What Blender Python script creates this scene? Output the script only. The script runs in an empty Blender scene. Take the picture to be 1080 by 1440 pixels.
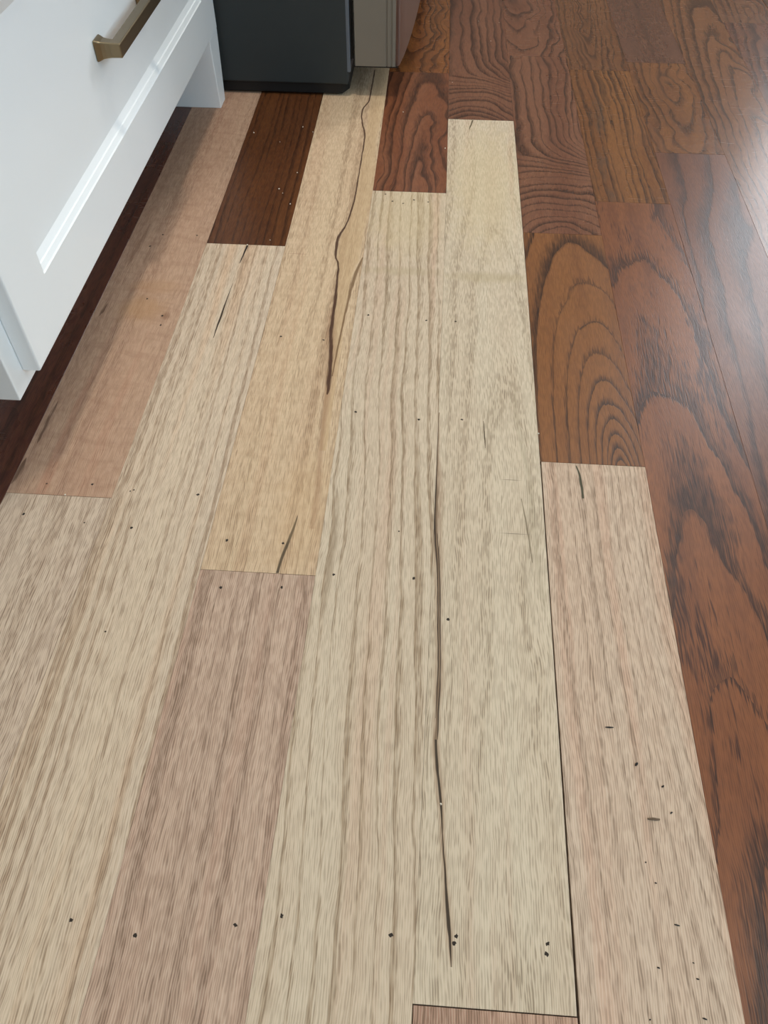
import bpy, bmesh, math, random
from mathutils import Vector, Matrix

scene = bpy.context.scene
col = scene.collection
PI = math.pi

# ------------------------------------------------------------------ camera
CAM_F, CAM_P, CAM_Y, CAM_R = 1120.0, 0.8874874, -0.0675835, 0.000864
cd = bpy.data.cameras.new('camera'); cam = bpy.data.objects.new('camera', cd); col.objects.link(cam)
cd.sensor_fit = 'VERTICAL'; cd.sensor_height = 36.0; cd.lens = 36.0 * CAM_F / 1440.0
cd.clip_start = 0.01; cd.clip_end = 50
fw = Vector((math.sin(CAM_Y) * math.cos(CAM_P), math.cos(CAM_Y) * math.cos(CAM_P), -math.sin(CAM_P)))
rt = Vector((math.cos(CAM_Y), -math.sin(CAM_Y), 0)); up = rt.cross(fw)
r2 = rt * math.cos(CAM_R) + up * math.sin(CAM_R); u2 = up * math.cos(CAM_R) - rt * math.sin(CAM_R)
M = Matrix((r2, u2, -fw)).transposed().to_4x4(); M.translation = Vector((0.15446, 0, 0.46736))
cam.matrix_world = M
scene.camera = cam

# ------------------------------------------------------------------ world, window light, exposure
vs = scene.view_settings
vs.view_transform = 'Standard'; vs.look = 'None'; vs.gamma = 1; vs.use_curve_mapping = False
vs.exposure = 0.05
wd = bpy.data.worlds.new('world'); scene.world = wd; wd.use_nodes = True
wd.node_tree.nodes['Background'].inputs[0].default_value = (0.75, 0.85, 1.0, 1)
wd.node_tree.nodes['Background'].inputs[1].default_value = 0.6

X0, X1, Y0, Y1, ZC = -0.76, 2.55, -1.75, 2.95, 2.45      # the room

def area(name, loc, aim, sx, sy, power, color):
    d = bpy.data.lights.new(name, 'AREA'); d.shape = 'RECTANGLE'; d.size = sx; d.size_y = sy
    d.energy = power; d.color = color
    o = bpy.data.objects.new(name, d); col.objects.link(o); o.location = loc
    o.rotation_euler = Vector(aim).to_track_quat('-Z', 'Y').to_euler()
    return o
WIN_BACK = (1.32, 2.30, 0.70, 2.25)        # x0, x1, z0, z1 in the far wall
WIN_NEAR = (0.25, 1.45, 0.85, 2.05)       # in the wall behind the camera
WIN_RIGHT = (-1.45, 0.15, 0.75, 2.05)        # y0, y1, z0, z1 in the right wall
area('daylight_far_window', (1.81, Y1 + 0.14, 1.475), (0, -1, 0), 0.98, 1.55, 46, (0.90, 0.95, 1.0))
area('daylight_near_window', (0.85, Y0 - 0.14, 1.45), (0, 1, 0), 1.2, 1.2, 5, (0.56, 0.82, 1.0))
area('daylight_right_window', (X1 + 0.14, -0.65, 1.4), (-1, 0, 0), 1.6, 1.3, 42, (0.56, 0.82, 1.0))

# ------------------------------------------------------------------ helpers
def link(name, me, mat=None, parent=None, loc=None):
    o = bpy.data.objects.new(name, me); col.objects.link(o)
    if mat is not None and me is not None and len(me.materials) == 0: me.materials.append(mat)
    if parent is not None: o.parent = parent
    if loc is not None: o.location = loc
    return o
def tag(o, label=None, cat=None, group=None, kind=None):
    if label: o['label'] = label
    if cat: o['category'] = cat
    if group: o['group'] = group
    if kind: o['kind'] = kind
    return o
def empty(name, loc=(0, 0, 0)):
    o = bpy.data.objects.new(name, None); col.objects.link(o); o.location = loc; o.empty_display_size = 0.05
    return o
def box_bm(bm, x0, x1, y0, y1, z0, z1, bev=0.0, seg=2):
    b = bmesh.new()
    bmesh.ops.create_cube(b, size=1)
    for v in b.verts:
        v.co = Vector(((x0 + x1) / 2 + v.co.x * (x1 - x0), (y0 + y1) / 2 + v.co.y * (y1 - y0), (z0 + z1) / 2 + v.co.z * (z1 - z0)))
    if bev > 0:
        bmesh.ops.bevel(b, geom=b.edges[:], offset=bev, segments=seg, profile=0.5, affect='EDGES')
    me = bpy.data.meshes.new('tmp'); b.to_mesh(me); b.free(); bm.from_mesh(me); bpy.data.meshes.remove(me)
def mesh_of(bm, name, smooth=False):
    bmesh.ops.recalc_face_normals(bm, faces=bm.faces[:])
    me = bpy.data.meshes.new(name); bm.to_mesh(me); bm.free()
    if smooth:
        for p in me.polygons: p.use_smooth = True
    return me
def box(name, x0, x1, y0, y1, z0, z1, mat, parent=None, bev=0.0, seg=2):
    bm = bmesh.new(); box_bm(bm, x0, x1, y0, y1, z0, z1, bev, seg)
    return link(name, mesh_of(bm, name), mat, parent)
def lin(r, g, b):
    f = lambda c: (c / 255 / 12.92) if c / 255 <= 0.04045 else ((c / 255 + 0.055) / 1.055) ** 2.4
    return (f(r), f(g), f(b), 1)

# a small expression layer over shader nodes
class T:
    def __init__(s, tree): s.t = tree
    def node(s, kind): return s.t.nodes.new(kind)
    def put(s, sock, v):
        if isinstance(v, E): s.t.links.new(v.s, sock)
        else: sock.default_value = v
    def m(s, op, a, b=None, c=None, clamp=False):
        n = s.node('ShaderNodeMath'); n.operation = op; n.use_clamp = clamp
        s.put(n.inputs[0], a)
        if b is not None: s.put(n.inputs[1], b)
        if c is not None: s.put(n.inputs[2], c)
        return E(s, n.outputs[0])
    def vec(s, x, y, z=0.0):
        n = s.node('ShaderNodeCombineXYZ')
        for i, v in enumerate((x, y, z)): s.put(n.inputs[i], v)
        return E(s, n.outputs[0])
    def noise(s, v, detail=2.0, rough=0.5, dist=0.0):
        n = s.node('ShaderNodeTexNoise'); s.put(n.inputs['Vector'], v)
        n.inputs['Scale'].default_value = 1.0; n.inputs['Detail'].default_value = detail
        n.inputs['Roughness'].default_value = rough; n.inputs['Distortion'].default_value = dist
        return E(s, n.outputs[0])
    def step(s, x, a, b, lo=0.0, hi=1.0):
        n = s.node('ShaderNodeMapRange'); n.interpolation_type = 'SMOOTHSTEP'
        s.put(n.inputs[0], x); n.inputs[1].default_value = a; n.inputs[2].default_value = b
        n.inputs[3].default_value = lo; n.inputs[4].default_value = hi
        return E(s, n.outputs[0])
    def mix(s, f, a, b, mode='MIX'):
        n = s.node('ShaderNodeMix'); n.data_type = 'RGBA'; n.blend_type = mode; n.clamp_factor = True
        s.put(n.inputs[0], f); s.put(n.inputs[6], a); s.put(n.inputs[7], b)
        return E(s, n.outputs[2])
    def curve(s, x, pts):
        n = s.node('ShaderNodeFloatCurve'); s.put(n.inputs['Value'], x)
        c = n.mapping.curves[0]; n.mapping.use_clip = False
        pts = sorted(pts)
        c.points[0].location = pts[0]; c.points[1].location = pts[-1]
        for p in pts[1:-1]: c.points.new(*p)
        for p in c.points: p.handle_type = 'AUTO_CLAMPED'
        n.mapping.update()
        return E(s, n.outputs[0])
class E:
    def __init__(s, t, sock): s.t, s.s = t, sock
    def __add__(a, b): return a.t.m('ADD', a, b)
    __radd__ = __add__
    def __sub__(a, b): return a.t.m('SUBTRACT', a, b)
    def __rsub__(a, b): return a.t.m('SUBTRACT', b, a)
    def __mul__(a, b): return a.t.m('MULTIPLY', a, b)
    __rmul__ = __mul__
    def __truediv__(a, b): return a.t.m('DIVIDE', a, b)
def new_mat(name):
    m = bpy.data.materials.new(name); m.use_nodes = True
    return m, T(m.node_tree), m.node_tree.nodes['Principled BSDF']

def plain(name, c, rough=0.5, metal=0.0, spec=0.5, grain=0.0, gscale=40, bump=0.0, bscale=300):
    m, t, p = new_mat(name)
    co = t.node('ShaderNodeTexCoord'); v = E(t, co.outputs['Object'])
    p.inputs['Roughness'].default_value = rough; p.inputs['Metallic'].default_value = metal
    p.inputs['Specular IOR Level'].default_value = spec
    def sc(k):
        n = t.node('ShaderNodeVectorMath'); n.operation = 'SCALE'; t.put(n.inputs[0], v); n.inputs['Scale'].default_value = k
        return E(t, n.outputs[0])
    f = t.noise(sc(gscale), 3)
    d = tuple(x * (1 - grain) for x in c[:3]) + (1,)
    t.put(p.inputs['Base Color'], t.mix(f, c, d))
    if bump > 0:
        b = t.node('ShaderNodeBump'); b.inputs['Strength'].default_value = bump; b.inputs['Distance'].default_value = 0.0005
        t.put(b.inputs['Height'], t.noise(sc(bscale), 2)); m.node_tree.links.new(b.outputs[0], p.inputs['Normal'])
    return m

W = 0.0826                                   # board width

def oak(name, base, base2, ring, pore, mode='line', u0=0.04, h0=0.0, taper=0.18, drift=0.0, spacing=0.007, logk=4.4,
        slope=0.0, wob=0.004, wobs=9.0, fine=0.0006, band=0.45, edge=0.12, ring_s=0.8, jag=0.5, pore_s=0.5, pore_u=700.0,
        pore_v=38.0, patch=None, patch_s=0.5, fleck=0.0, rough=0.4, spec=0.5, bump=0.25, seed=0.0, irregular=0.6,
        cracks=(), spots=(), stripes=0.5, shared=False, warp_v=2.2, rough_var=0.0, scuff=0.0, tint=None, light=(0.74, 0.64, 0.50, 1), light_s=0.55, cap=None, vert=None):
    """A slice through conical growth rings (u across the board, v along it), with pores, stripes, cracks and stains."""
    m, t, p = new_mat(name)
    co = t.node('ShaderNodeTexCoord'); sep = t.node('ShaderNodeSeparateXYZ')
    m.node_tree.links.new(co.outputs['Object'], sep.inputs[0])
    u, v = E(t, sep.outputs[0]), E(t, sep.outputs[1])
    uu, vv = u, v
    if shared:
        oi = t.node('ShaderNodeObjectInfo'); rnd = E(t, oi.outputs['Random'])
        sd = rnd * 37.0 + seed
        uu = u + (rnd - 0.5) * 0.05; vv = v + (rnd - 0.5) * 0.4
    else:
        sd = seed
    n1 = t.noise(t.vec(uu * wobs * 1.2, vv * warp_v * 2, sd), 2) - 0.5
    n2 = t.noise(t.vec(uu * 90.0, vv * 45.0, sd), 3, 0.6) - 0.5
    w = n1 * (2 * wob) + n2 * (2 * fine)
    ln = (uu + w) * pore_u + (t.noise(t.vec(uu * 70.0, vv * 16.0, sd), 2) - 0.5) * 5.0
    seg = t.noise(t.vec(t.m('FLOOR', ln) * 7.31, vv * pore_v * 1.5, sd), 1)
    tri = t.m('ABSOLUTE', t.m('FRACT', ln) - 0.5) * 2.0
    streak = t.noise(t.vec((uu + w) * pore_u, vv * pore_v, sd), 0)
    fine_s = t.noise(t.vec((uu + w) * pore_u * 1.9, vv * pore_v * 1.7, sd), 0)
    if mode == 'fiber':
        # rift-sawn grain: irregular parallel bands
        g = t.noise(t.vec((uu + w + vv * slope) * (0.75 / spacing), vv * 0.6, sd), 4, 0.6)
        r = t.step(g + (streak - 0.5) * jag * 0.5, 0.44, 0.66)
        j = (streak - 0.5) * jag
    else:
        if mode == 'line':
            rho = uu + w + vv * slope + 0.5
            phase = rho / spacing
            wide = t.noise(t.vec(rho * (0.55 / spacing), vv * 1.5, sd), 2) - 0.5
            phase = phase + wide * (2.4 * irregular)
        else:
            du = uu - u0 + vv * drift + w
            h = vv * taper + h0 + w * 0.6
            if cap is not None: h = t.m('MINIMUM', h, cap)
            rho = t.m('SQRT', du * du + h * h)
            if mode == 'log':
                phase = t.m('LOGARITHM', rho * 10.0, math.e) * logk + 50.0
                phase = phase + n1 * irregular
            else:
                wide = t.noise(t.vec(rho * (0.6 / spacing), vv * 2.0, sd), 2) - 0.5
                phase = rho / spacing + n1 * irregular + wide * (1.2 * irregular)
            if vert is not None: phase = phase + t.step(vv, vert[0], vert[1]) * ((uu + w * 0.7) / vert[2])
        s = t.m('FRACT', phase)
        lane = t.m('FLOOR', phase)
        vary = t.noise(t.vec(lane * 3.37, vv * 3.0, sd), 1)
        j = (streak - 0.5) * jag
        fade = t.m('SUBTRACT', 1.0, (s + j) / (t.step(vary, 0.3, 0.7) * (1.5 * band) + band * 0.2), clamp=True)
        rise = t.step(s + j * 0.25, 1.0 - edge, 1.0)
        r = t.m('MAXIMUM', fade, rise) * (t.step(vary, 0.3, 0.6) * 0.5 + 0.5)
    c = t.mix(t.step(t.noise(t.vec((uu + w) * 30.0, vv * 1.6, sd), 3), 0.38, 0.62) * stripes * 1.0, base, base2)
    if tint is not None:
        c = t.mix(t.step(t.noise(t.vec((uu + w) * 55.0, vv * 1.1, sd + 5.0 if not shared else sd), 2), 0.5, 0.68) * tint[1], c, tint[0])
    c = t.mix(r * ring_s, c, ring)
    if patch is not None:
        pm = t.step(t.noise(t.vec((uu + w) * 26.0, vv * 4.5, sd), 4, 0.65) + j * 0.35, 0.56, 0.66)
        c = t.mix(pm * patch_s, c, patch)
    pm = t.step(tri, 0.9, 0.25) * t.step(seg, 0.36, 0.60) * (r * 0.5 + 0.5)
    c = t.mix(pm * pore_s, c, pore)
    pf = t.step(fine_s, 0.52, 0.74)
    c = t.mix(pf * (pore_s * 0.3), c, pore)
    lf = t.step(tri, 0.45, 1.0) * t.step(seg, 0.6, 0.4)
    c = t.mix(lf * (pore_s * light_s), c, light)
    if fleck > 0:
        fl = t.noise(t.vec(uu * 26.0, (vv + n1 * 0.03 + uu * 0.12) * 110.0, sd), 4, 0.65)
        c = t.mix(t.step(fl, 0.45, 0.68) * fleck, c, ring)
    hgt = r * -0.5 - pm * 0.7 - pf * 0.3
    for k in cracks:
        # centre line and half width of the crack along v, both as curves
        pts, wid, colr, amt = k['pts'], k['wid'], k['col'], k.get('amt', 1.0)
        v0, v1 = min(q[1] for q in pts), max(q[1] for q in pts)
        x = (v - v0) / (v1 - v0)
        cu = t.curve(x, [((q[1] - v0) / (v1 - v0), q[0] * 10) for q in pts]) * 0.1
        wu = t.curve(x, [((q[1] - v0) / (v1 - v0), a * 500) for q, a in zip(pts, wid)]) * 0.002
        d = t.m('ABSOLUTE', u - cu + n2 * k.get('rag', 0.0012)) / t.m('MAXIMUM', wu, 0.00002)
        mk = t.step(d + (streak - 0.5) * k.get('soft', 0.5), 1.15, k.get('inner', 0.45), 0.0, 1.0)
        inside = t.m('MULTIPLY', t.m('GREATER_THAN', x, 0.0), t.m('LESS_THAN', x, 1.0))
        mk = mk * inside * amt
        c = t.mix(mk, c, colr)
        hgt = hgt - mk * k.get('depth', 1.5)
    for (su, sv, ru, rv, colr, amt) in spots:
        d = t.m('SQRT', t.m('POWER', (u - su + n2 * ru * 0.7) / ru, 2.0) + t.m('POWER', (v - sv + n2 * rv * 0.7) / rv, 2.0))
        c = t.mix(t.step(d, 1.0, 0.25) * amt, c, colr)
    t.put(p.inputs['Base Color'], c)
    p.inputs['Specular IOR Level'].default_value = spec
    rr = t.noise(t.vec(uu * 20.0, vv * 12.0, sd), 3) * rough_var + (rough - rough_var * 0.5)
    if scuff > 0:
        sc = t.step(t.noise(t.vec(uu * 30.0, vv * 220.0, sd), 2, 0.7), 0.6, 0.75)
        rr = rr + sc * scuff
    t.put(p.inputs['Roughness'], rr)
    b = t.node('ShaderNodeBump'); b.inputs['Strength'].default_value = bump; b.inputs['Distance'].default_value = 0.0004
    t.put(b.inputs['Height'], hgt); m.node_tree.links.new(b.outputs[0], p.inputs['Normal'])
    return m

# ------------------------------------------------------------------ materials
WHITE = plain('white_cabinet_paint', lin(243, 245, 246), 0.32, spec=0.5, grain=0.03, gscale=6, bump=0.03, bscale=500)
WALL = plain('wall_paint', lin(178, 172, 162), 0.8, grain=0.03, gscale=8, bump=0.1)
CEIL = plain('ceiling_paint', lin(228, 228, 225), 0.9, grain=0.02, bump=0.1)
TRIM = plain('trim_paint', lin(232, 232, 230), 0.4)
BRASS = plain('champagne_bronze', lin(140, 124, 98), 0.36, metal=1.0, grain=0.12, gscale=120, bump=0.05, bscale=900)
FRIDGE_SIDE = plain('fridge_side_grey', lin(50, 55, 56), 0.5, spec=0.35, grain=0.06, gscale=30, bump=0.15, bscale=1500)
FRIDGE_DOOR = plain('fridge_door_grey', lin(132, 126, 116), 0.42, metal=0.3, grain=0.05, gscale=30)
STEEL = plain('brushed_steel', lin(190, 180, 176), 0.3, metal=0.9, grain=0.08, gscale=60)
RUBBER = plain('grey_gasket', lin(96, 102, 110), 0.55)
BLACK = plain('black_plastic', lin(14, 14, 15), 0.6, grain=0.2)
STONE = plain('worktop_stone', lin(205, 203, 198), 0.25, grain=0.15, gscale=30)
CONCRETE = plain('subfloor', lin(92, 66, 46), 0.9, grain=0.3, gscale=20)
GLASSM, _t, _p = new_mat('window_glass'); _p.inputs['Transmission Weight'].default_value = 1.0
_p.inputs['Roughness'].default_value = 0.0; _p.inputs['IOR'].default_value = 1.02
_t.put(_p.inputs['Base Color'], _t.mix(_t.noise(E(_t, _t.node('ShaderNodeTexCoord').outputs['Object']), 1), (1, 1, 1, 1), (0.97, 0.98, 0.98, 1)))
HOLE = plain('dark_nail_hole', lin(52, 42, 34), 0.9, grain=0.4, gscale=2000)
BIT = plain('black_splinter', lin(22, 18, 16), 0.7, grain=0.3, gscale=1500)
BITB = plain('brown_splinter', lin(112, 92, 72), 0.8, grain=0.3, gscale=900)
CRUMB = plain('white_crumb', lin(225, 215, 198), 0.9, grain=0.2, gscale=800)
def lampmat():
    m, t, p = new_mat('lamp_diffuser'); p.inputs['Emission Color'].default_value = (1.0, 0.93, 0.82, 1)
    p.inputs['Emission Strength'].default_value = 3.0
    t.put(p.inputs['Base Color'], t.mix(t.noise(E(t, t.node('ShaderNodeTexCoord').outputs['Object']), 1), (0.9, 0.9, 0.9, 1), (0.8, 0.8, 0.8, 1)))
    return m
LAMP = lampmat()

# oak colours
PALE = dict(pore=lin(104, 86, 68), rough=0.72, spec=0.25, bump=0.3, pore_u=760.0, pore_v=55.0)
DARKS = dict(rough=0.27, spec=0.36, bump=0.1, rough_var=0.1, stripes=0.9, scuff=0.035, pore_u=800.0, pore_v=50.0, light=lin(150, 100, 62), light_s=0.5)

BLK = lin(30, 24, 20); BRN = lin(74, 48, 34)
def crack_pts(pts, ox, oy): return [(a - ox, b - oy) for a, b in pts]

# ------------------------------------------------------------------ room shell
def bow(y):
    return 0.0022 - 0.0085 * (y - 0.62) ** 2 if y < 1.7 else 0.0022 - 0.0085 * 1.1664 - 0.004 * (y - 1.7)
def bow_c(y): return bow(max(y, 0.0))

floor = box('floor', X0, X1, Y0, Y1, -0.05, -0.0125, CONCRETE)
tag(floor, 'patched oak strip floor of dark stained and raw unfinished boards', 'floor', kind='structure')

def wall_with_hole(name, axis, pos, a0, a1, hole, out, label):
    """a wall slab of four boxes around a window opening"""
    bm = bmesh.new(); h0, h1, z0, z1 = hole; th = 0.12
    p0, p1 = (pos, pos + th) if out > 0 else (pos - th, pos)
    for (b0, b1, c0, c1) in ((a0, h0, -0.05, ZC), (h1, a1, -0.05, ZC), (h0, h1, -0.05, z0), (h0, h1, z1, ZC)):
        if axis == 'y': box_bm(bm, b0, b1, p0, p1, c0, c1)
        else: box_bm(bm, p0, p1, b0, b1, c0, c1)
    return tag(link(name, mesh_of(bm, name), WALL), label, 'wall', kind='structure')
wall_with_hole('wall_back', 'y', Y1, X0 - 0.12, X1 + 0.12, WIN_BACK, 1, 'plain painted far wall with a window')
wall_with_hole('wall_front', 'y', Y0, X0 - 0.12, X1 + 0.12, WIN_NEAR, -1, 'plain painted wall facing the drawer cabinet end')
wall_with_hole('wall_right', 'x', X1, Y0, Y1, WIN_RIGHT, 1, 'plain painted wall across from the cabinet')
tag(box('wall_left', X0 - 0.12, X0, Y0, Y1, -0.05, ZC, WALL), 'plain painted wall behind cabinet and refrigerator', 'wall', kind='structure')
tag(box('ceiling', X0 - 0.12, X1 + 0.12, Y0 - 0.12, Y1 + 0.12, ZC, ZC + 0.08, CEIL), 'flat white painted ceiling', 'ceiling', kind='structure')
def window(n, axis, pos, hole, label):
    h0, h1, z0, z1 = hole; fr = 0.05
    w_ = empty('window_%d' % n); tag(w_, label, 'window', kind='structure')
    def bx(nm, a0, a1, c0, c1, d, mat):
        if axis == 'y': box(nm, a0, a1, pos - d, pos + d, c0, c1, mat, w_)
        else: box(nm, pos - d, pos + d, a0, a1, c0, c1, mat, w_)
    bx('frame_rail', h0, h1, z0, z0 + fr, 0.025, TRIM); bx('frame_rail', h0, h1, z1 - fr, z1, 0.025, TRIM)
    bx('frame_stile', h0, h0 + fr, z0 + fr, z1 - fr, 0.025, TRIM); bx('frame_stile', h1 - fr, h1, z0 + fr, z1 - fr, 0.025, TRIM)
    bx('sash_bar', h0 + fr, h1 - fr, (z0 + z1) / 2 - 0.02, (z0 + z1) / 2 + 0.02, 0.02, TRIM)
window(1, 'y', Y1 + 0.06, WIN_BACK, 'white framed window in the far wall')
window(2, 'y', Y0 - 0.06, WIN_NEAR, 'white framed window facing the cabinet end')
window(3, 'x', X1 + 0.06, WIN_RIGHT, 'white framed window across from the cabinet')

# ------------------------------------------------------------------ floor boards
def plank_mesh(k, y0, y1, il=0.00004, ir=0.00004, ie=0.00008, dz=0.0, ch=0.00014):
    """board between seams k and k+1, following the slight bow of the strip rows; origin at its near left corner"""
    ox, oy = k * W, y0
    n = max(1, int((min(y1, 1.7) - max(y0, 0)) / 0.12)) if y1 > 0 else 1
    bm = bmesh.new(); rows = []
    ys = [y0 + ie + (y1 - y0 - 2 * ie) * i / n for i in range(n + 1)]
    for i, y in enumerate(ys):
        b = bow_c(y); xl, xr = b + il, b + W - ir
        inset = ch if i in (0, n) else 0.0
        yy = y - oy
        yt = yy + (ch if i == 0 else -ch if i == n else 0)
        rows.append([bm.verts.new((xl, yy, -0.0125)), bm.verts.new((xl, yy, dz - ch)), bm.verts.new((xl + ch, yt, dz)),
                     bm.verts.new((xr - ch, yt, dz)), bm.verts.new((xr, yy, dz - ch)), bm.verts.new((xr, yy, -0.0125))])
    for a, b in zip(rows, rows[1:]):
        for q in range(5): bm.faces.new((a[q], a[q + 1], b[q + 1], b[q]))
    bm.faces.new(rows[0]); bm.faces.new(list(reversed(rows[-1])))
    return mesh_of(bm, 'plank')
planks = []
def plank(k, y0, y1, mat, label=None, **kw):
    o = link('plank', plank_mesh(k, y0, y1, **kw), mat, floor, (k * W, y0, 0))
    if label: o['label'] = label
    planks.append((k, y0, y1, o))
    return o

R = random.Random(5)
# stained boards shared by the far and hidden rows (the pattern shifts from board to board)
dk = [(lin(104, 68, 48), lin(116, 80, 56), lin(56, 34, 27)), (lin(98, 60, 46), lin(108, 72, 54), lin(52, 32, 27)),
      (lin(110, 74, 48), lin(100, 64, 44), lin(56, 36, 27)), (lin(100, 66, 50), lin(112, 76, 60), lin(56, 37, 33))]
SH = []
for i, (b1, b2, rg) in enumerate(dk):
    SH.append(oak('stained_oak_%d' % i, b1, b2, rg, lin(48, 27, 21), mode=('log', 'cone', 'line', 'log')[i], u0=0.04, h0=0.02, taper=0.06,
                  spacing=(0.007, 0.0055, 0.0095, 0.007)[i], wob=0.013, wobs=15, warp_v=4.5, irregular=0.7, shared=True, seed=3.0 + 7 * i, ring_s=0.9, pore_s=0.38, **DARKS))

# --- the boards the photograph shows, by row
def dark(name, tone, **kw):
    base, base2, ring_c = tone
    a = dict(DARKS); a.update(kw)
    a.setdefault('pore', lin(50, 30, 22)); a.setdefault('pore_s', 0.5)
    return oak(name, base, base2, ring_c, **a)
def pale(name, base, base2, ring_c, **kw):
    a = dict(PALE); a.update(kw)
    warm = lambda c: (min(c[0] * 1.02, 1), c[1] * 0.92, c[2] * 0.88, 1)      # red oak: a little redder than the swatches
    base, base2, ring_c = warm(base), warm(base2), warm(ring_c)
    if 'tint' in a: a['tint'] = (warm(a['tint'][0]), a['tint'][1])
    return oak(name, base, base2, ring_c, **a)

FAR = 1.75
NEAR = -0.42
# row -3: dark strip under the cabinet toe
plank(-3, -0.2, 1.55, dark('oak_toe_strip', (lin(84, 46, 36), lin(72, 38, 30), lin(46, 24, 20)), mode='fiber', spacing=0.005, wob=0.002, pore_s=0.6, seed=1))
# row -2
ox, oy = -2 * W, 0.379
m = pale('oak_pink_far', lin(172, 144, 122), lin(184, 160, 136), lin(142, 112, 94), mode='fiber', spacing=0.012, wob=0.005, ring_s=0.45, pore_s=0.38,
         fleck=0.3, seed=11, tint=(lin(164, 122, 100), 0.6),
         cracks=(dict(pts=crack_pts([(-0.1565, 0.600), (-0.155, 0.611), (-0.1535, 0.622)], ox, oy), wid=[0.0003, 0.002, 0.0003], col=BRN, amt=0.75, soft=1.6, inner=0.0, rag=0.003),
                 dict(pts=crack_pts([(-0.1582, 0.432), (-0.1577, 0.4455), (-0.1574, 0.4657), (-0.157, 0.482)], ox, oy), wid=[0.0003, 0.0022, 0.0018, 0.0003], col=BRN, amt=0.7, soft=1.6, inner=0.0, rag=0.003),
                 dict(pts=crack_pts([(-0.1625, 0.388), (-0.1615, 0.40), (-0.161, 0.416)], ox, oy), wid=[0.0008, 0.003, 0.0003], col=BRN, amt=0.75, soft=1.6, inner=0.0, rag=0.003),
                 dict(pts=crack_pts([(-0.152, 0.68), (-0.150, 0.72), (-0.149, 0.76)], ox, oy), wid=[0.0005, 0.004, 0.0008], col=lin(104, 72, 54), amt=0.5, soft=1.8, inner=0.0, rag=0.004)),
         spots=((0.0715, 0.225, 0.006, 0.008, lin(120, 84, 62), 0.6), (0.047, 0.235, 0.03, 0.03, lin(170, 132, 94), 0.5), (0.05, 0.27, 0.035, 0.016, lin(166, 128, 94), 0.4)))
plank(-2, 0.379, FAR, m, 'pinkish raw oak board running under the refrigerator')
m = pale('oak_grey_near', lin(196, 184, 166), lin(188, 172, 154), lin(158, 138, 118), mode='fiber', spacing=0.006, slope=0.02, wob=0.004, ring_s=0.5, pore_s=0.6, seed=21,
         cracks=(dict(pts=crack_pts([(-0.0647, 0.1185), (-0.0641, 0.1382), (-0.0641, 0.1619), (-0.063, 0.18)], -2 * W, NEAR), wid=[0.0002, 0.0004, 0.0004, 0.0001], col=BLK, soft=0.1),))
plank(-2, NEAR, 0.379, m)
# row -1
m = dark('oak_walnut_brown', (lin(94, 56, 30), lin(84, 48, 26), lin(42, 23, 13)), mode='line', spacing=0.0085, wob=0.005, slope=0.01, ring_s=0.8, band=0.35, seed=31, rough=0.30)
plank(-1, 0.728, FAR, m, 'warm dark brown stained board ending at pale raw boards')
ox, oy = -W, NEAR
m = pale('oak_striped', lin(202, 190, 168), lin(194, 182, 164), lin(146, 122, 96), mode='fiber', spacing=0.0034, wob=0.004, ring_s=0.62, pore_s=0.5, seed=44, slope=0.012,
         tint=(lin(200, 172, 142), 0.6),
         cracks=(dict(pts=crack_pts([(-0.0395, 0.694), (-0.0385, 0.71), (-0.0373, 0.7267)], ox, oy), wid=[0.0003, 0.0009, 0.0012], col=BLK),
                 dict(pts=crack_pts([(-0.0422, 0.575), (-0.0414, 0.6069), (-0.0409, 0.6336), (-0.04, 0.66)], ox, oy), wid=[0.0003, 0.0011, 0.0006, 0.0002], col=lin(60, 46, 36))))
plank(-1, NEAR, 0.728, m, 'long pale raw board with straight striped grain')
# row 0
ox, oy = 0.0, 0.318
A = [(0.0623, 1.1647), (0.0624, 1.0767), (0.0557, 1.0354), (0.0575, 1.014), (0.0648, 0.9694), (0.0654, 0.888), (0.0656, 0.845), (0.0623, 0.7799),
     (0.0551, 0.7384), (0.0563, 0.7138), (0.0602, 0.7001), (0.0624, 0.6698), (0.0641, 0.6274), (0.0645, 0.5961), (0.068, 0.5645), (0.0703, 0.5299), (0.0711, 0.5061)]
AW = [0.0009, 0.0010, 0.0012, 0.0011, 0.0012, 0.0009, 0.0010, 0.0010, 0.0018, 0.0014, 0.0012, 0.0013, 0.0020, 0.0020, 0.0022, 0.0022, 0.0004]
A2 = [(0.0841, 0.7131), (0.0787, 0.6769), (0.0757, 0.6282), (0.0742, 0.5832), (0.0728, 0.53)]
tanpts = [(0.072, 1.25), (0.0735, 1.06), (0.0725, 0.9694), (0.0750, 0.86), (0.0730, 0.7799), (0.0690, 0.7384), (0.0690, 0.7), (0.0695, 0.66), (0.0705, 0.60), (0.0725, 0.53), (0.075, 0.44)]
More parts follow.
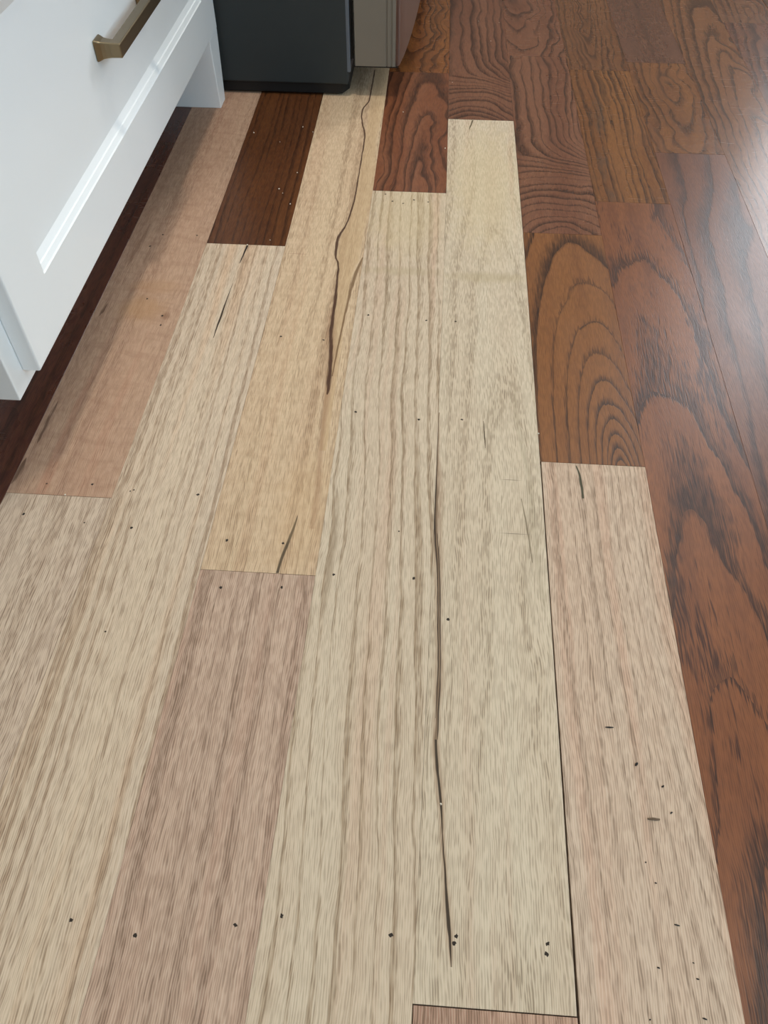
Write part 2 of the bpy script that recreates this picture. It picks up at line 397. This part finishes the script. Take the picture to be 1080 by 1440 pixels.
m = pale('oak_cracked', lin(202, 184, 154), lin(194, 172, 144), lin(154, 128, 98), mode='fiber', spacing=0.0085, wob=0.004, ring_s=0.5, pore_s=0.5, fleck=0.14, seed=52,
         tint=(lin(188, 158, 128), 0.4),
         cracks=(dict(pts=crack_pts(tanpts, ox, oy), wid=[0.010, 0.010, 0.008, 0.010, 0.010, 0.013, 0.010, 0.007, 0.006, 0.005, 0.003], col=lin(184, 154, 116), amt=0.55, depth=0.0, soft=0.3, inner=0.7),
                 dict(pts=crack_pts([(0.0762, 0.36), (0.0761, 0.3901), (0.0727, 0.4508), (0.0711, 0.5061), (0.068, 0.5645), (0.0645, 0.5961), (0.0635, 0.64)], ox, oy), wid=[0.003, 0.004, 0.003, 0.004, 0.006, 0.005, 0.001], col=lin(140, 102, 76), amt=0.5, depth=0.0, inner=0.1),
                 dict(pts=crack_pts(A, ox, oy), wid=AW, col=lin(70, 44, 30), rag=0.0016, soft=0.8, amt=0.95),
                 dict(pts=crack_pts(A2, ox, oy), wid=[0.0006, 0.0022, 0.0013, 0.001, 0.0006], col=lin(110, 82, 54), rag=0.001, amt=0.85, soft=0.9),
                 dict(pts=crack_pts([(0.0567, 0.3185), (0.0584, 0.3348), (0.0604, 0.3466), (0.0627, 0.36), (0.0637, 0.3682), (0.0640, 0.372)], ox, oy), wid=[0.0013, 0.0013, 0.0014, 0.0010, 0.0007, 0.0002], col=lin(46, 42, 36), soft=0.4, rag=0.0012)),
         spots=((0.066, 0.06, 0.03, 0.09, lin(196, 162, 120), 0.25), (0.0175, 0.397, 0.016, 0.0005, lin(140, 96, 78), 0.7)))
plank(0, 0.318, FAR, m, 'pale raw board with a dark winding crack')
m = pale('oak_pink_near', lin(186, 166, 148), lin(178, 157, 139), lin(140, 117, 101), mode='fiber', spacing=0.005, wob=0.003, ring_s=0.6, pore_s=0.6, seed=61, tint=(lin(170, 140, 122), 0.55))
plank(0, NEAR, 0.318, m, 'pinkish raw board butting a black streaked board end')
# row 1
TONE_R = (lin(118, 70, 46), lin(130, 84, 60), lin(36, 21, 18))
TONE_O = (lin(132, 82, 44), lin(116, 68, 38), lin(46, 27, 20))
TONE_M = (lin(110, 70, 52), lin(122, 82, 62), lin(34, 20, 18))
plank(1, 1.16, FAR, dark('oak_swirl_far', TONE_O, mode='cone', u0=0.03, h0=0.03, taper=-0.10, spacing=0.0085, wob=0.016, wobs=18, warp_v=6, irregular=0.7, seed=71))
plank(1, 0.845, 1.16, dark('oak_swirl', TONE_R, mode='cone', u0=0.055, h0=0.002, taper=0.10, spacing=0.010, wob=0.017, wobs=16, warp_v=5, seed=77, band=0.45, irregular=0.8, rough=0.34), 'reddish stained board with swirling grain')
m = pale('oak_broad_grain', lin(198, 189, 168), lin(194, 180, 158), lin(146, 128, 102), mode='line', spacing=0.0105, slope=0.035, wob=0.007, wobs=9, warp_v=2.5, ring_s=0.85, band=0.3, edge=0.1, jag=0.6, irregular=0.9, pore_s=0.5, seed=83,
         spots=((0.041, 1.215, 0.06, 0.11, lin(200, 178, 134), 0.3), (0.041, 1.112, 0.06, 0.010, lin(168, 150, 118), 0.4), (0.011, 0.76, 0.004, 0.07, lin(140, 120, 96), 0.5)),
         tint=(lin(190, 160, 138), 0.45))
plank(1, NEAR, 0.845, m, 'long pale raw board with broad wavy grain lines')
# row 2
plank(2, 1.025, FAR, dark('oak_grey_swirl', TONE_M, mode='cone', u0=0.035, h0=0.03, taper=0.70, cap=0.12, vert=(0.05, 0.20, 0.013), spacing=0.0095, wob=0.013, wobs=14, warp_v=5, irregular=0.7, seed=92, rough=0.32))
D = [(0.1656, 0.4906), (0.1664, 0.4413), (0.1668, 0.3964), (0.1685, 0.3619), (0.1709, 0.3299), (0.1724, 0.2886), (0.1735, 0.2456), (0.1729, 0.2161), (0.1728, 0.2021),
     (0.1747, 0.18), (0.1768, 0.1628), (0.178, 0.1468), (0.1805, 0.1193), (0.182, 0.103), (0.1833, 0.0908), (0.1841, 0.0796)]
D = [(max(a, 0.1676), b) for a, b in D]
DW = [0.0003, 0.0009, 0.0024, 0.0022, 0.0018, 0.0013, 0.0017, 0.0012, 0.0013, 0.0013, 0.0009, 0.0007, 0.0009, 0.0013, 0.0009, 0.0003]
D1 = [(a - 0.0006, b) for a, b in D[:8]]; D2 = [(a + 0.0010, b) for a, b in D[3:9]]
ox, oy = 2 * W, 0.062
m = pale('oak_split', lin(200, 193, 172), lin(192, 180, 158), lin(160, 144, 118), mode='log', u0=0.055, h0=0.06, taper=0.02, logk=10.0, wob=0.009, wobs=10, irregular=1.2, ring_s=0.28, band=0.4, pore_s=0.6, seed=101,
         tint=(lin(190, 164, 142), 0.5),
         spots=((0.0604, 0.3567, 0.0095, 0.0004, lin(92, 84, 74), 0.8), (0.0608, 0.3035, 0.0140, 0.0004, lin(92, 84, 74), 0.8),
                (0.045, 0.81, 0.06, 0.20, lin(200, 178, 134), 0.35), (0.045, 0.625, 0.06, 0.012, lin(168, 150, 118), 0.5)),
         cracks=(dict(pts=crack_pts([(0.2454, 0.30), (0.2412, 0.3603), (0.2402, 0.416), (0.2331, 0.4783), (0.232, 0.53)], ox, oy), wid=[0.0002, 0.004, 0.0035, 0.003, 0.0002], col=lin(156, 142, 118), amt=0.38, soft=1.0, depth=0.2, inner=0.0),
                 dict(pts=crack_pts(D, ox, oy), wid=[x * 2.8 for x in DW], col=lin(152, 122, 96), amt=0.6, depth=0.0, inner=0.1),
                 dict(pts=crack_pts(D, ox, oy), wid=[x * 0.8 for x in DW], col=lin(104, 82, 62), rag=0.001, soft=1.2, amt=0.75),
                 dict(pts=crack_pts(D1, ox, oy), wid=[0.0002, 0.0004, 0.0009, 0.0007, 0.0005, 0.0004, 0.0004, 0.0002], col=lin(52, 42, 34), rag=0.0008, soft=0.9, amt=0.85),
                 dict(pts=crack_pts(D2, ox, oy), wid=[0.0002, 0.0004, 0.0005, 0.0004, 0.0006, 0.0002], col=lin(58, 46, 36), rag=0.0006, soft=0.9, amt=0.85),
                 dict(pts=crack_pts(D[8:12], ox, oy), wid=[0.0007, 0.0010, 0.0007, 0.0003], col=lin(54, 46, 36), rag=0.0006, soft=0.7, amt=0.9),
                 dict(pts=crack_pts(D[11:], ox, oy), wid=[0.0002, 0.0006, 0.0012, 0.0007, 0.0002], col=lin(54, 44, 34), rag=0.0006, soft=0.7, amt=0.9),
                 dict(pts=crack_pts([(0.206, 0.452), (0.2055, 0.468), (0.2045, 0.483)], ox, oy), wid=[0.0002, 0.0006, 0.0002], col=lin(94, 80, 62)),
                 dict(pts=crack_pts([(0.2385, 0.34), (0.236, 0.37), (0.233, 0.40)], ox, oy), wid=[0.0003, 0.0008, 0.0003], col=lin(120, 106, 84), amt=0.8),
                 dict(pts=crack_pts([(0.1925, 0.999), (0.1945, 1.009), (0.197, 1.0235)], ox, oy), wid=[0.0005, 0.001, 0.001], col=lin(70, 58, 38))))
plank(2, 0.062, 1.025, m, 'long pale raw board with a dark split by its edge', ir=0.0003)
plank(2, NEAR, 0.062, pale('oak_pink_end', lin(182, 156, 136), lin(172, 142, 122), lin(136, 104, 88), mode='fiber', spacing=0.009, ring_s=0.5, pore_s=0.6, seed=111), il=0.0005, ie=0.0004)
# row 3
plank(3, 1.225, FAR, dark('oak_mauve_far', TONE_M, mode='cone', u0=0.02, h0=0.05, taper=-0.16, spacing=0.009, wob=0.014, wobs=16, warp_v=5, irregular=0.7, seed=121))
plank(3, 0.771, 1.225, dark('oak_mauve', TONE_M, mode='cone', u0=0.042, h0=0.02, taper=0.70, cap=0.135, vert=(0.10, 0.22, 0.0105), spacing=0.0095, wob=0.012, wobs=14, warp_v=4.5, irregular=0.7, seed=128, band=0.35, rough=0.28), 'glossy stained board with rippled grain')
m = dark('oak_cathedral', (lin(130, 84, 48), lin(118, 74, 42), lin(48, 29, 20)), mode='log', u0=0.066, h0=0.0072, taper=0.18, drift=0.035, logk=4.4, wob=0.003, wobs=14, warp_v=5, irregular=0.6,
         ring_s=1.0, band=0.36, edge=0.08, jag=0.5, seed=131, rough=0.30)
plank(3, 0.44, 0.771, m, 'brown stained board with tall cathedral arch grain')
ox, oy = 3 * W, NEAR
m = pale('oak_rose', lin(192, 174, 154), lin(198, 186, 168), lin(150, 132, 114), mode='log', u0=0.098, h0=0.105, taper=-0.13, logk=7.0, wob=0.006, wobs=12, irregular=1.0, ring_s=0.6, band=0.35, jag=0.5, pore_s=0.6, seed=141,
         tint=(lin(192, 160, 138), 0.45),
         cracks=(dict(pts=crack_pts([(0.2802, 0.4035), (0.2800, 0.415), (0.2797, 0.4276), (0.2777, 0.4373)], ox, oy), wid=[0.0010, 0.0011, 0.0010, 0.0005], col=lin(70, 68, 52), soft=0.4),))
plank(3, NEAR, 0.44, m, 'pale rosy raw board strewn with black splinters', il=0.0007)
# row 4
m = dark('oak_big_arch', (lin(128, 78, 48), lin(106, 62, 40), lin(44, 25, 21)), mode='log', u0=0.034, h0=0.0285, taper=0.062, drift=0.004, logk=8.5, wob=0.005, wobs=13, warp_v=3.5, irregular=0.8,
         ring_s=0.95, band=0.3, edge=0.06, jag=0.8, seed=152, patch=lin(52, 28, 24), patch_s=0.85, rough=0.30)
plank(4, NEAR, 0.839, m, 'stained board with long pointed arch grain beside raw boards')
m = dark('oak_line_stripes', (lin(126, 82, 46), lin(112, 70, 40), lin(36, 21, 15)), mode='line', spacing=0.0085, slope=0.03, wob=0.009, warp_v=4, irregular=0.9, seed=161, patch=lin(76, 62, 52), patch_s=0.5)
plank(4, 0.839, 1.184, m)
plank(4, 1.184, FAR, dark('oak_line_far', (lin(112, 74, 48), lin(104, 66, 42), lin(48, 30, 23)), mode='log', u0=0.04, h0=-0.02, taper=0.05, wob=0.012, wobs=14, warp_v=5, irregular=1.2, seed=167))
# row 5
plank(5, NEAR, 0.9556, dark('oak_plum', (lin(108, 68, 50), lin(98, 60, 44), lin(46, 28, 26)), mode='log', u0=0.12, h0=0.09, taper=0.05, logk=13, ring_s=1.0, wob=0.009, warp_v=3, irregular=1.2, seed=173, rough=0.3, patch=lin(72, 46, 40), patch_s=0.4), 'purplish brown stained board in the glossy patch')
plank(5, 0.9556, 1.2139, dark('oak_curl', (lin(124, 80, 46), lin(108, 68, 42), lin(48, 30, 22)), mode='cone', u0=0.05, h0=-0.03, taper=0.15, spacing=0.010, wob=0.018, wobs=16, warp_v=6, irregular=0.7, seed=181))
plank(5, 1.2139, FAR, dark('oak_plum_far', (lin(100, 68, 54), lin(94, 62, 48), lin(60, 40, 34)), mode='fiber', spacing=0.012, wob=0.010, ring_s=0.5, seed=187))
# row 6
plank(6, NEAR, 0.62, SH[3])
plank(6, 0.62, FAR, dark('oak_knot', (lin(120, 80, 54), lin(110, 72, 48), lin(32, 19, 17)), mode='cone', u0=0.06, h0=-0.035, taper=0.10, spacing=0.0095, wob=0.018, wobs=13, warp_v=4, irregular=0.9, seed=193, rough=0.26, bump=0.06), 'glossy stained board with looping knot grain')
plank(7, NEAR, 1.37, SH[1]); plank(7, 1.37, FAR, SH[0])
# the rest of the room, past the edges of the photograph
k0, k1 = int(math.floor(X0 / W)), int(math.ceil(X1 / W)) - 1
have = {}
for (k, a, b, o) in planks: have.setdefault(k, []).append((a, b))
for k in range(k0 + 1, k1):
    segs = [(Y0, Y1)]
    if k in have:
        lo = min(a for a, b in have[k]); hi = max(b for a, b in have[k])
        segs = [(Y0, lo), (hi, Y1)]
    for (a, b) in segs:
        y = a
        while y < b - 1e-6:
            e = y + R.uniform(0.9, 1.9)
            if b - e < 0.5: e = b
            plank(k, y, min(e, b), SH[R.randrange(4)]); y = min(e, b)

# nail holes: shallow dark pits, children of the board they are in
def owner(x, y):
    for (k, a, b, o) in planks:
        if a <= y < b and k * W + bow_c(y) <= x < (k + 1) * W + bow_c(y): return k, a, o
    return None
hole_meshes = []
for i in range(4):
    bm = bmesh.new(); rr = random.Random(i); n = 9
    top = [bm.verts.new((math.cos(2 * PI * j / n) * rr.uniform(0.55, 1.2), math.sin(2 * PI * j / n) * rr.uniform(0.55, 1.25), 0.0)) for j in range(n)]
    inn = [bm.verts.new((v.co.x * 0.8, v.co.y * 0.8, 0.10)) for v in top]
    c = bm.verts.new((0, 0, 0.02))
    for j in range(n):
        bm.faces.new((top[j], top[(j + 1) % n], inn[(j + 1) % n], inn[j])); bm.faces.new((inn[j], inn[(j + 1) % n], c))
    me = mesh_of(bm, 'nail_hole'); me.materials.append(HOLE); hole_meshes.append(me)
NAILS = [(0.0197, 0.5815), (0.0595, 0.5791), (0.0153, 0.3448), (0.0569, 0.345), (0.0191, 0.3036), (0.0617, 0.3066), (-0.0156, 0.387), (0.0969, 0.3199), (0.0976, 0.6187),
         (0.1526, 0.6144), (0.0974, 0.4867), (0.18, 0.6147), (0.151, 0.481), (0.1869, 0.4835), (0.154, 0.3208), (0.1411, 0.3621), (0.1787, 0.2884), (0.0931, 0.0976),
         (0.1522, 0.0924), (0.1866, 0.0942), (0.1853, 0.0908), (0.2344, 0.0939), (0.2337, 0.0889), (-0.0187, 0.0878), (0.0173, 0.0831), (0.0692, 0.0915), (-0.1426, 0.3589),
         (-0.0943, 0.354), (-0.0577, 0.3517), (-0.0684, 0.3869), (-0.066, 0.3883), (0.099, 0.8381), (0.1079, 0.8236), (0.1199, 0.82), (0.1314, 0.8283), (0.1473, 0.8249),
         (-0.1299, 0.7403), (-0.0937, 0.7415), (-0.138, 0.7184), (-0.1179, 0.6294), (-0.097, 0.6042), (-0.095, 0.5903), (-0.1352, 0.3901), (-0.0996, 0.3918), (-0.0516, 0.2631)]
SMALL = {(0.1411, 0.3621), (-0.0516, 0.2631), (-0.0684, 0.3869), (-0.066, 0.3883), (-0.0943, 0.354), (-0.1352, 0.3901)}
for i, (x, y) in enumerate(NAILS):
    ow = owner(x, y)
    if ow is None: continue
    k, a, o = ow
    h = link('nail_hole', hole_meshes[i % 4], None, o, (x - k * W, y - a, 0.0))
    s = 0.0007 if (x, y) in SMALL else 0.0011
    h.scale = (s, s * 1.2, 0.001); h.rotation_euler.z = i * 1.3

# loose bits: black splinters on the rosy board, pale crumbs on the stained boards
def splinter_mesh(n, L, wd_, seed):
    rr = random.Random(seed); bm = bmesh.new(); rings = []
    for i in range(n + 1):
        f = i / n; r = wd_ * (0.45 + 0.55 * math.sin(PI * min(max(f, 0.08), 0.92)))
        cx, cy = (f - 0.5) * L, rr.uniform(-0.2, 0.2) * wd_
        rings.append([bm.verts.new((cx, cy + math.cos(2 * PI * j / 5) * r, max(0, r * 0.8 + math.sin(2 * PI * j / 5) * r * 0.8))) for j in range(5)])
    for a, b in zip(rings, rings[1:]):
        for j in range(5): bm.faces.new((a[j], a[(j + 1) % 5], b[(j + 1) % 5], b[j]))
    bm.faces.new(rings[0]); bm.faces.new(list(reversed(rings[-1])))
    return mesh_of(bm, 'splinter')
SPL = [(0.28, 0.2173, 5.0, 0.0005, 3, 0), (0.2936, 0.1947, 2.4, 0.0008, 50, 0), (0.3074, 0.1822, 1.7, 0.0006, 40, 0), (0.31, 0.167, 1.6, 0.0005, 35, 0), (0.2992, 0.1627, 7.0, 0.0008, 0, 1),
       (0.2914, 0.1384, 0.9, 0.0004, 0, 0), (0.2954, 0.1279, 1.2, 0.0004, -5, 0), (0.3036, 0.1075, 2.8, 0.0004, -10, 0), (0.2908, 0.0866, 1.5, 0.0004, -10, 0),
       (0.3092, 0.0901, 1.0, 0.0003, -20, 0), (0.3101, 0.0828, 1.5, 0.0004, -15, 0), (0.3105, 0.0655, 2.2, 0.0004, -12, 0), (0.2832, 0.0633, 0.8, 0.0004, 60, 0), (0.2965, 0.0615, 1.0, 0.0005, 30, 0)]
for i, (x, y, L, r, a, br) in enumerate(SPL):
    o = link('splinter', splinter_mesh(5, L * 0.001, r, i), BITB if br else BIT, None, (x, y, 0.0))
    o.rotation_euler.z = math.radians(a)
    if br: tag(o, 'pale brown wood sliver lying across the rosy raw board', 'splinter')
    elif i == 0: tag(o, 'longest thin black splinter lying across the rosy raw board', 'splinter')
    else: tag(o, 'tiny black splinter scattered on the rosy raw board', 'splinter', 'black splinters on the rosy board')
CR = [(-0.0003, 0.9777), (-0.0143, 0.9899), (-0.006, 0.8782), (-0.0215, 0.8405), (-0.0161, 0.8317), (-0.0045, 0.8099), (-0.0727, 0.9708), (-0.0371, 0.9496), (-0.0152, 0.7375),
      (0.1083, 1.0391), (0.1637, 0.9475), (0.2065, 1.348), (0.2236, 1.2738), (0.1697, 1.1314), (0.2376, 1.3446), (-0.0373, 0.7267), (0.1768, 0.1628), (-0.1171, 0.3797), (0.2495, 0.471)]
for i, (x, y) in enumerate(CR):
    bm = bmesh.new(); bmesh.ops.create_icosphere(bm, subdivisions=1, radius=1.0); rr = random.Random(i)
    for v in bm.verts: v.co *= rr.uniform(0.65, 1.2); v.co.z = max(v.co.z, -0.6)
    zmin = min(v.co.z for v in bm.verts)
    s = rr.uniform(0.0005, 0.0009)
    for v in bm.verts: v.co.z -= zmin; v.co *= s; v.co.x *= rr.uniform(1.0, 1.5)
    o = link('crumb', mesh_of(bm, 'crumb'), CRUMB, None, (x, y, 0.0)); o.rotation_euler.z = i * 2.1
    if i < 9: tag(o, 'tiny pale crumb on the warm brown board before the refrigerator', 'crumb', 'crumbs on the warm brown board')
    elif i < 15: tag(o, 'tiny pale crumb on the reddish boards beside the refrigerator door', 'crumb', 'crumbs on the reddish boards')
    elif i == 15: tag(o, 'white crumb in the joint where the warm brown board ends', 'crumb')
    elif i == 16: tag(o, 'white crumb lying in the dark split of the pale board', 'crumb')
    elif i == 17: tag(o, 'pale crumb in the end joint of the pinkish board', 'crumb')
    else: tag(o, 'pale crumb in the seam beside the cathedral grain board', 'crumb')

# ------------------------------------------------------------------ drawer cabinet
XF = -0.1254; TH = 0.0135; XS = XF - TH          # drawer face, thickness, face frame plane
CY0, CY1 = 0.4105, 1.0715                        # cabinet ends
XB = X0 + 0.004
cab = empty('drawer_cabinet', ((XS + XB) / 2, (CY0 + CY1) / 2, 0))
tag(cab, 'white shaker drawer base cabinet with bronze bar pull and foot', 'cabinet')
inv = Matrix.Translation(-cab.location)
def cpart(o): o.matrix_parent_inverse = inv; return o
cpart(box('carcass', XB, XS - 0.019, CY0, CY1, 0.074, 0.872, WHITE, cab, 0.001))
cpart(box('toe_kick', XS - 0.095, XS - 0.08, CY0 + 0.002, CY1 - 0.05, 0.0005, 0.073, WHITE, cab))
# face frame: rails and stiles
fr = bmesh.new()
box_bm(fr, XS - 0.019, XS, CY0, CY0 + 0.04, 0.068, 0.872, 0.0008); box_bm(fr, XS - 0.019, XS, CY1 - 0.04, CY1, 0.068, 0.872, 0.0008)
for (z0, z1) in ((0.068, 0.108), (0.318, 0.348), (0.58, 0.61), (0.842, 0.872)): box_bm(fr, XS - 0.019, XS, CY0 + 0.04, CY1 - 0.04, z0, z1, 0.0004)
cpart(link('face_frame', mesh_of(fr, 'face_frame'), WHITE, cab))
# furniture foot at the far end: tapered front post and side panel
def hexa(bm, c8, bev=0.0):
    vs_ = [bm.verts.new(c) for c in c8]
    for f in ((0, 1, 2, 3), (7, 6, 5, 4), (0, 4, 5, 1), (1, 5, 6, 2), (2, 6, 7, 3), (3, 7, 4, 0)): bm.faces.new([vs_[q] for q in f])
ft = bmesh.new(); zt = 0.0815; xa, xb = XF - 0.0006, XF - 0.105
hexa(ft, [(xb, 1.034, 0.0), (xa, 1.034, 0.0), (xa, 1.0605, 0.0), (xb, 1.0605, 0.0), (xb, 1.028, zt), (xa, 1.028, zt), (xa, 1.0705, zt), (xb, 1.0705, zt)])
bmesh.ops.bevel(ft, geom=ft.edges[:], offset=0.0008, segments=2, profile=0.5, affect='EDGES')
cpart(link('foot', mesh_of(ft, 'foot'), WHITE, cab))
# shaker drawer front: frame, sloped bead and sunk panel
def drawer_front(y0, y1, z0, z1, rail=0.046, stile=0.0525, bead=0.010, sink=0.0066):
    bm = bmesh.new(); e = 0.0012
    def loop(yi, zi, x): return [bm.verts.new((x, y0 + yi, z0 + zi)), bm.verts.new((x, y1 - yi, z0 + zi)), bm.verts.new((x, y1 - yi, z1 - zi)), bm.verts.new((x, y0 + yi, z1 - zi))]
    L = [loop(0, 0, XS + 0.0004), loop(0, 0, XF - e), loop(e * 0.3, e * 0.3, XF - e * 0.3), loop(e, e, XF),
         loop(stile, rail, XF), loop(stile + 0.0008, rail + 0.0008, XF - 0.0012), loop(stile + bead * 0.45, rail + bead * 0.45, XF - 0.0030),
         loop(stile + bead * 0.5, rail + bead * 0.5, XF - 0.0042), loop(stile + bead, rail + bead, XF - sink)]
    for a, b in zip(L, L[1:]):
        for q in range(4): bm.faces.new((a[q], a[(q + 1) % 4], b[(q + 1) % 4], b[q]))
    bm.faces.new(L[0]); bm.faces.new(list(reversed(L[-1])))
    return mesh_of(bm, 'drawer_front')
DY0, DY1 = 0.4286, 1.0695
bronze_len = (0.6935, 0.8275)
def drawer(z0, z1, hz):
    d = cpart(link('drawer_front', drawer_front(DY0, DY1, z0, z1), WHITE, cab))
    xp = XF - 0.0066
    # bar pull: two flared posts and a square bar, swept as one casting
    def post(h, yc):
        prof = [(0.0, 0.0074, 0.0080), (0.0012, 0.0076, 0.0082), (0.0030, 0.0070, 0.0076), (0.0055, 0.0058, 0.0066), (0.0085, 0.0052, 0.0062), (0.0125, 0.0048, 0.0058), (0.0217, 0.0047, 0.0056)]
        prev = None
        for (dx, hy, hzz) in prof:
            ring = [h.verts.new((xp + dx, yc + a * hy, hz + b * hzz)) for a, b in ((-1, -1), (1, -1), (1, 1), (-1, 1))]
            if prev:
                for q in range(4): h.faces.new((prev[q], prev[(q + 1) % 4], ring[(q + 1) % 4], ring[q]))
            else: h.faces.new(ring)
            prev = ring
        h.faces.new(list(reversed(prev)))
    bb = bmesh.new()
    box_bm(bb, xp + 0.0125, xp + 0.0219, bronze_len[0], bronze_len[1], hz - 0.0056, hz + 0.0056, 0.0011, 3)
    bar = link('handle', mesh_of(bb, 'handle'), BRASS, d); bar['label'] = 'champagne bronze bar pull'
    for yc in (bronze_len[0] + 0.005, bronze_len[1] - 0.005):
        h = bmesh.new(); post(h, yc)
        po = link('handle_post', mesh_of(h, 'handle_post'), BRASS, d)
        bv = po.modifiers.new('bevel', 'BEVEL'); bv.width = 0.0009; bv.segments = 2; bv.limit_method = 'ANGLE'; bv.angle_limit = 0.9
    return d
drawer(0.0818, 0.327, 0.1975)
drawer(0.333, 0.59, 0.4615)
drawer(0.596, 0.855, 0.7255)
wt = box('worktop', XB, XF + 0.030, CY0 - 0.012, CY1 - 0.0005, 0.873, 0.905, STONE, None, 0.003)
tag(wt, 'pale stone worktop on the white drawer cabinet', 'worktop')

# ------------------------------------------------------------------ refrigerator
FY = 1.0785; FW = 0.90; FX = 0.0345
fg = empty('refrigerator', (-0.30, FY + FW / 2, 0)); tag(fg, 'dark grey refrigerator with steel door beside white cabinet', 'refrigerator')
finv = Matrix.Translation(-fg.location)
def fpart(o): o.matrix_parent_inverse = finv; return o
fpart(box('body', -0.68, FX, FY, FY + FW, 0.0150, 1.76, FRIDGE_SIDE, fg, 0.002, 3))
# black base plinth with a chamfered front corner
bm = bmesh.new()
pl = [(-0.675, FY + 0.004), (0.026, FY + 0.004), (0.034, FY + 0.020), (0.034, FY + FW - 0.02), (0.026, FY + FW - 0.004), (-0.675, FY + FW - 0.004)]
b0 = [bm.verts.new((x, y, 0.0025)) for x, y in pl]; b1 = [bm.verts.new((x, y, 0.0165)) for x, y in pl]
for q in range(6): bm.faces.new((b0[q], b0[(q + 1) % 6], b1[(q + 1) % 6], b1[q]))
bm.faces.new(b0); bm.faces.new(list(reversed(b1)))
fpart(link('base', mesh_of(bm, 'base'), BLACK, fg))
for (x, y) in ((0.0, FY + 0.06), (0.0, FY + FW - 0.06), (-0.62, FY + 0.06), (-0.62, FY + FW - 0.06)):
    bm = bmesh.new(); bmesh.ops.create_cone(bm, cap_ends=True, segments=16, radius1=0.014, radius2=0.012, depth=0.004, matrix=Matrix.Translation((x, y, 0.002)))
    fpart(link('foot', mesh_of(bm, 'foot'), BLACK, fg))
# front corner trim, hinge recess and gasket between body and door
fpart(box('corner_trim', FX - 0.0015, FX + 0.0035, FY + 0.0005, FY + FW - 0.0005, 0.030, 1.75, RUBBER, fg, 0.001, 2))
gk = bmesh.new()
for i in range(2):
    box_bm(gk, FX + 0.0038 + i * 0.0022, FX + 0.0055 + i * 0.0022, FY + 0.003 + i * 0.001, FY + FW - 0.003, 0.045, 1.74, 0.0006, 2)
fpart(link('gasket', mesh_of(gk, 'gasket'), BLACK, fg))
def door(z0, z1):
    """door slab: flat edge panel, two fine grooves near the front corner, bowed steel front"""
    bm = bmesh.new(); n = 28; x0 = 0.0428
    prof = [(x0, 0.004), (x0 + 0.0015, 0.0), (0.0832, 0.0), (0.0838, 0.0010), (0.0848, 0.0010), (0.0854, 0.0), (0.0892, 0.0), (0.0898, 0.0010), (0.0908, 0.0010), (0.0914, 0.0), (0.0955, 0.0008), (0.0985, 0.0028), (0.1003, 0.006)]
    half = [(x, FY + y) for x, y in prof]
    frontn = []
    for i in range(1, n):
        f = i / n; y = FY + 0.006 + (FW - 0.012) * f
        d = 4 * f * (1 - f)
        frontn.append((0.1003 + 0.022 * d ** 0.8, y))
    other = [(x, FY + FW - y) for x, y in reversed(prof)]
    pts = half + frontn + other
    lo2 = [bm.verts.new((x, y, z0)) for x, y in pts]; hi2 = [bm.verts.new((x, y, z1)) for x, y in pts]
    N = len(pts); nf = len(half) - 3
    for q in range(N):
        f = bm.faces.new((lo2[q], lo2[(q + 1) % N], hi2[(q + 1) % N], hi2[q]))
        if nf <= q < N - nf - 1: f.material_index = 1; f.smooth = True
    bm.faces.new(lo2); bm.faces.new(list(reversed(hi2)))
    me = mesh_of(bm, 'door'); me.materials.append(FRIDGE_DOOR); me.materials.append(STEEL)
    return me
d1 = fpart(link('door', door(0.0385, 0.62), None, fg)); d1['label'] = 'lower steel fridge door with grey edge'
d2 = fpart(link('door', door(0.628, 1.765), None, fg)); d2['label'] = 'upper steel fridge door with grey edge'
dt = fpart(box('door_bottom_trim', 0.0432, 0.098, FY + 0.001, FY + FW - 0.001, 0.0368, 0.0383, BLACK, fg))

# ------------------------------------------------------------------ ceiling lamps
for i, (x, y) in enumerate(((0.05, 0.75), (0.35, -0.6), (0.75, 1.9), (1.6, 0.5))):
    l = empty('ceiling_lamp', (x, y, ZC - 0.012))
    tag(l, 'round recessed ceiling lamp ' + ('above the drawer cabinet front', 'above the raw oak boards', 'before the far window', 'before the wall across from the cabinet')[i], 'lamp', 'recessed ceiling lamps')
    bm = bmesh.new()
    for (r0, r1, za, zb) in ((0.122, 0.140, 0.0, 0.0115),):
        n = 32; rg = [[(r1, zb), (r1, 0.004), (r0 + 0.004, 0.0), (r0, 0.004), (r0, zb)]][0]
        vsn = [[bm.verts.new((math.cos(2 * PI * j / n) * r, math.sin(2 * PI * j / n) * r, z)) for r, z in rg] for j in range(n)]
        for j in range(n):
            a, b = vsn[j], vsn[(j + 1) % n]
            for q in range(4): bm.faces.new((a[q], a[q + 1], b[q + 1], b[q]))
    link('trim_ring', mesh_of(bm, 'trim_ring', True), TRIM, l)
    bm = bmesh.new(); bmesh.ops.create_circle(bm, cap_ends=True, segments=32, radius=0.122)
    for v in bm.verts: v.co.z = 0.008
    link('diffuser', mesh_of(bm, 'diffuser'), LAMP, l)
    d = bpy.data.lights.new('ceiling_lamp_light', 'AREA'); d.shape = 'DISK'; d.size = 0.24; d.energy = (19, 2.5, 7, 5)[i]; d.color = (1.0, 0.92, 0.80)
    lo_ = bpy.data.objects.new('lamp_light', d); col.objects.link(lo_); lo_.parent = l; lo_.location = (0, 0, -0.001)
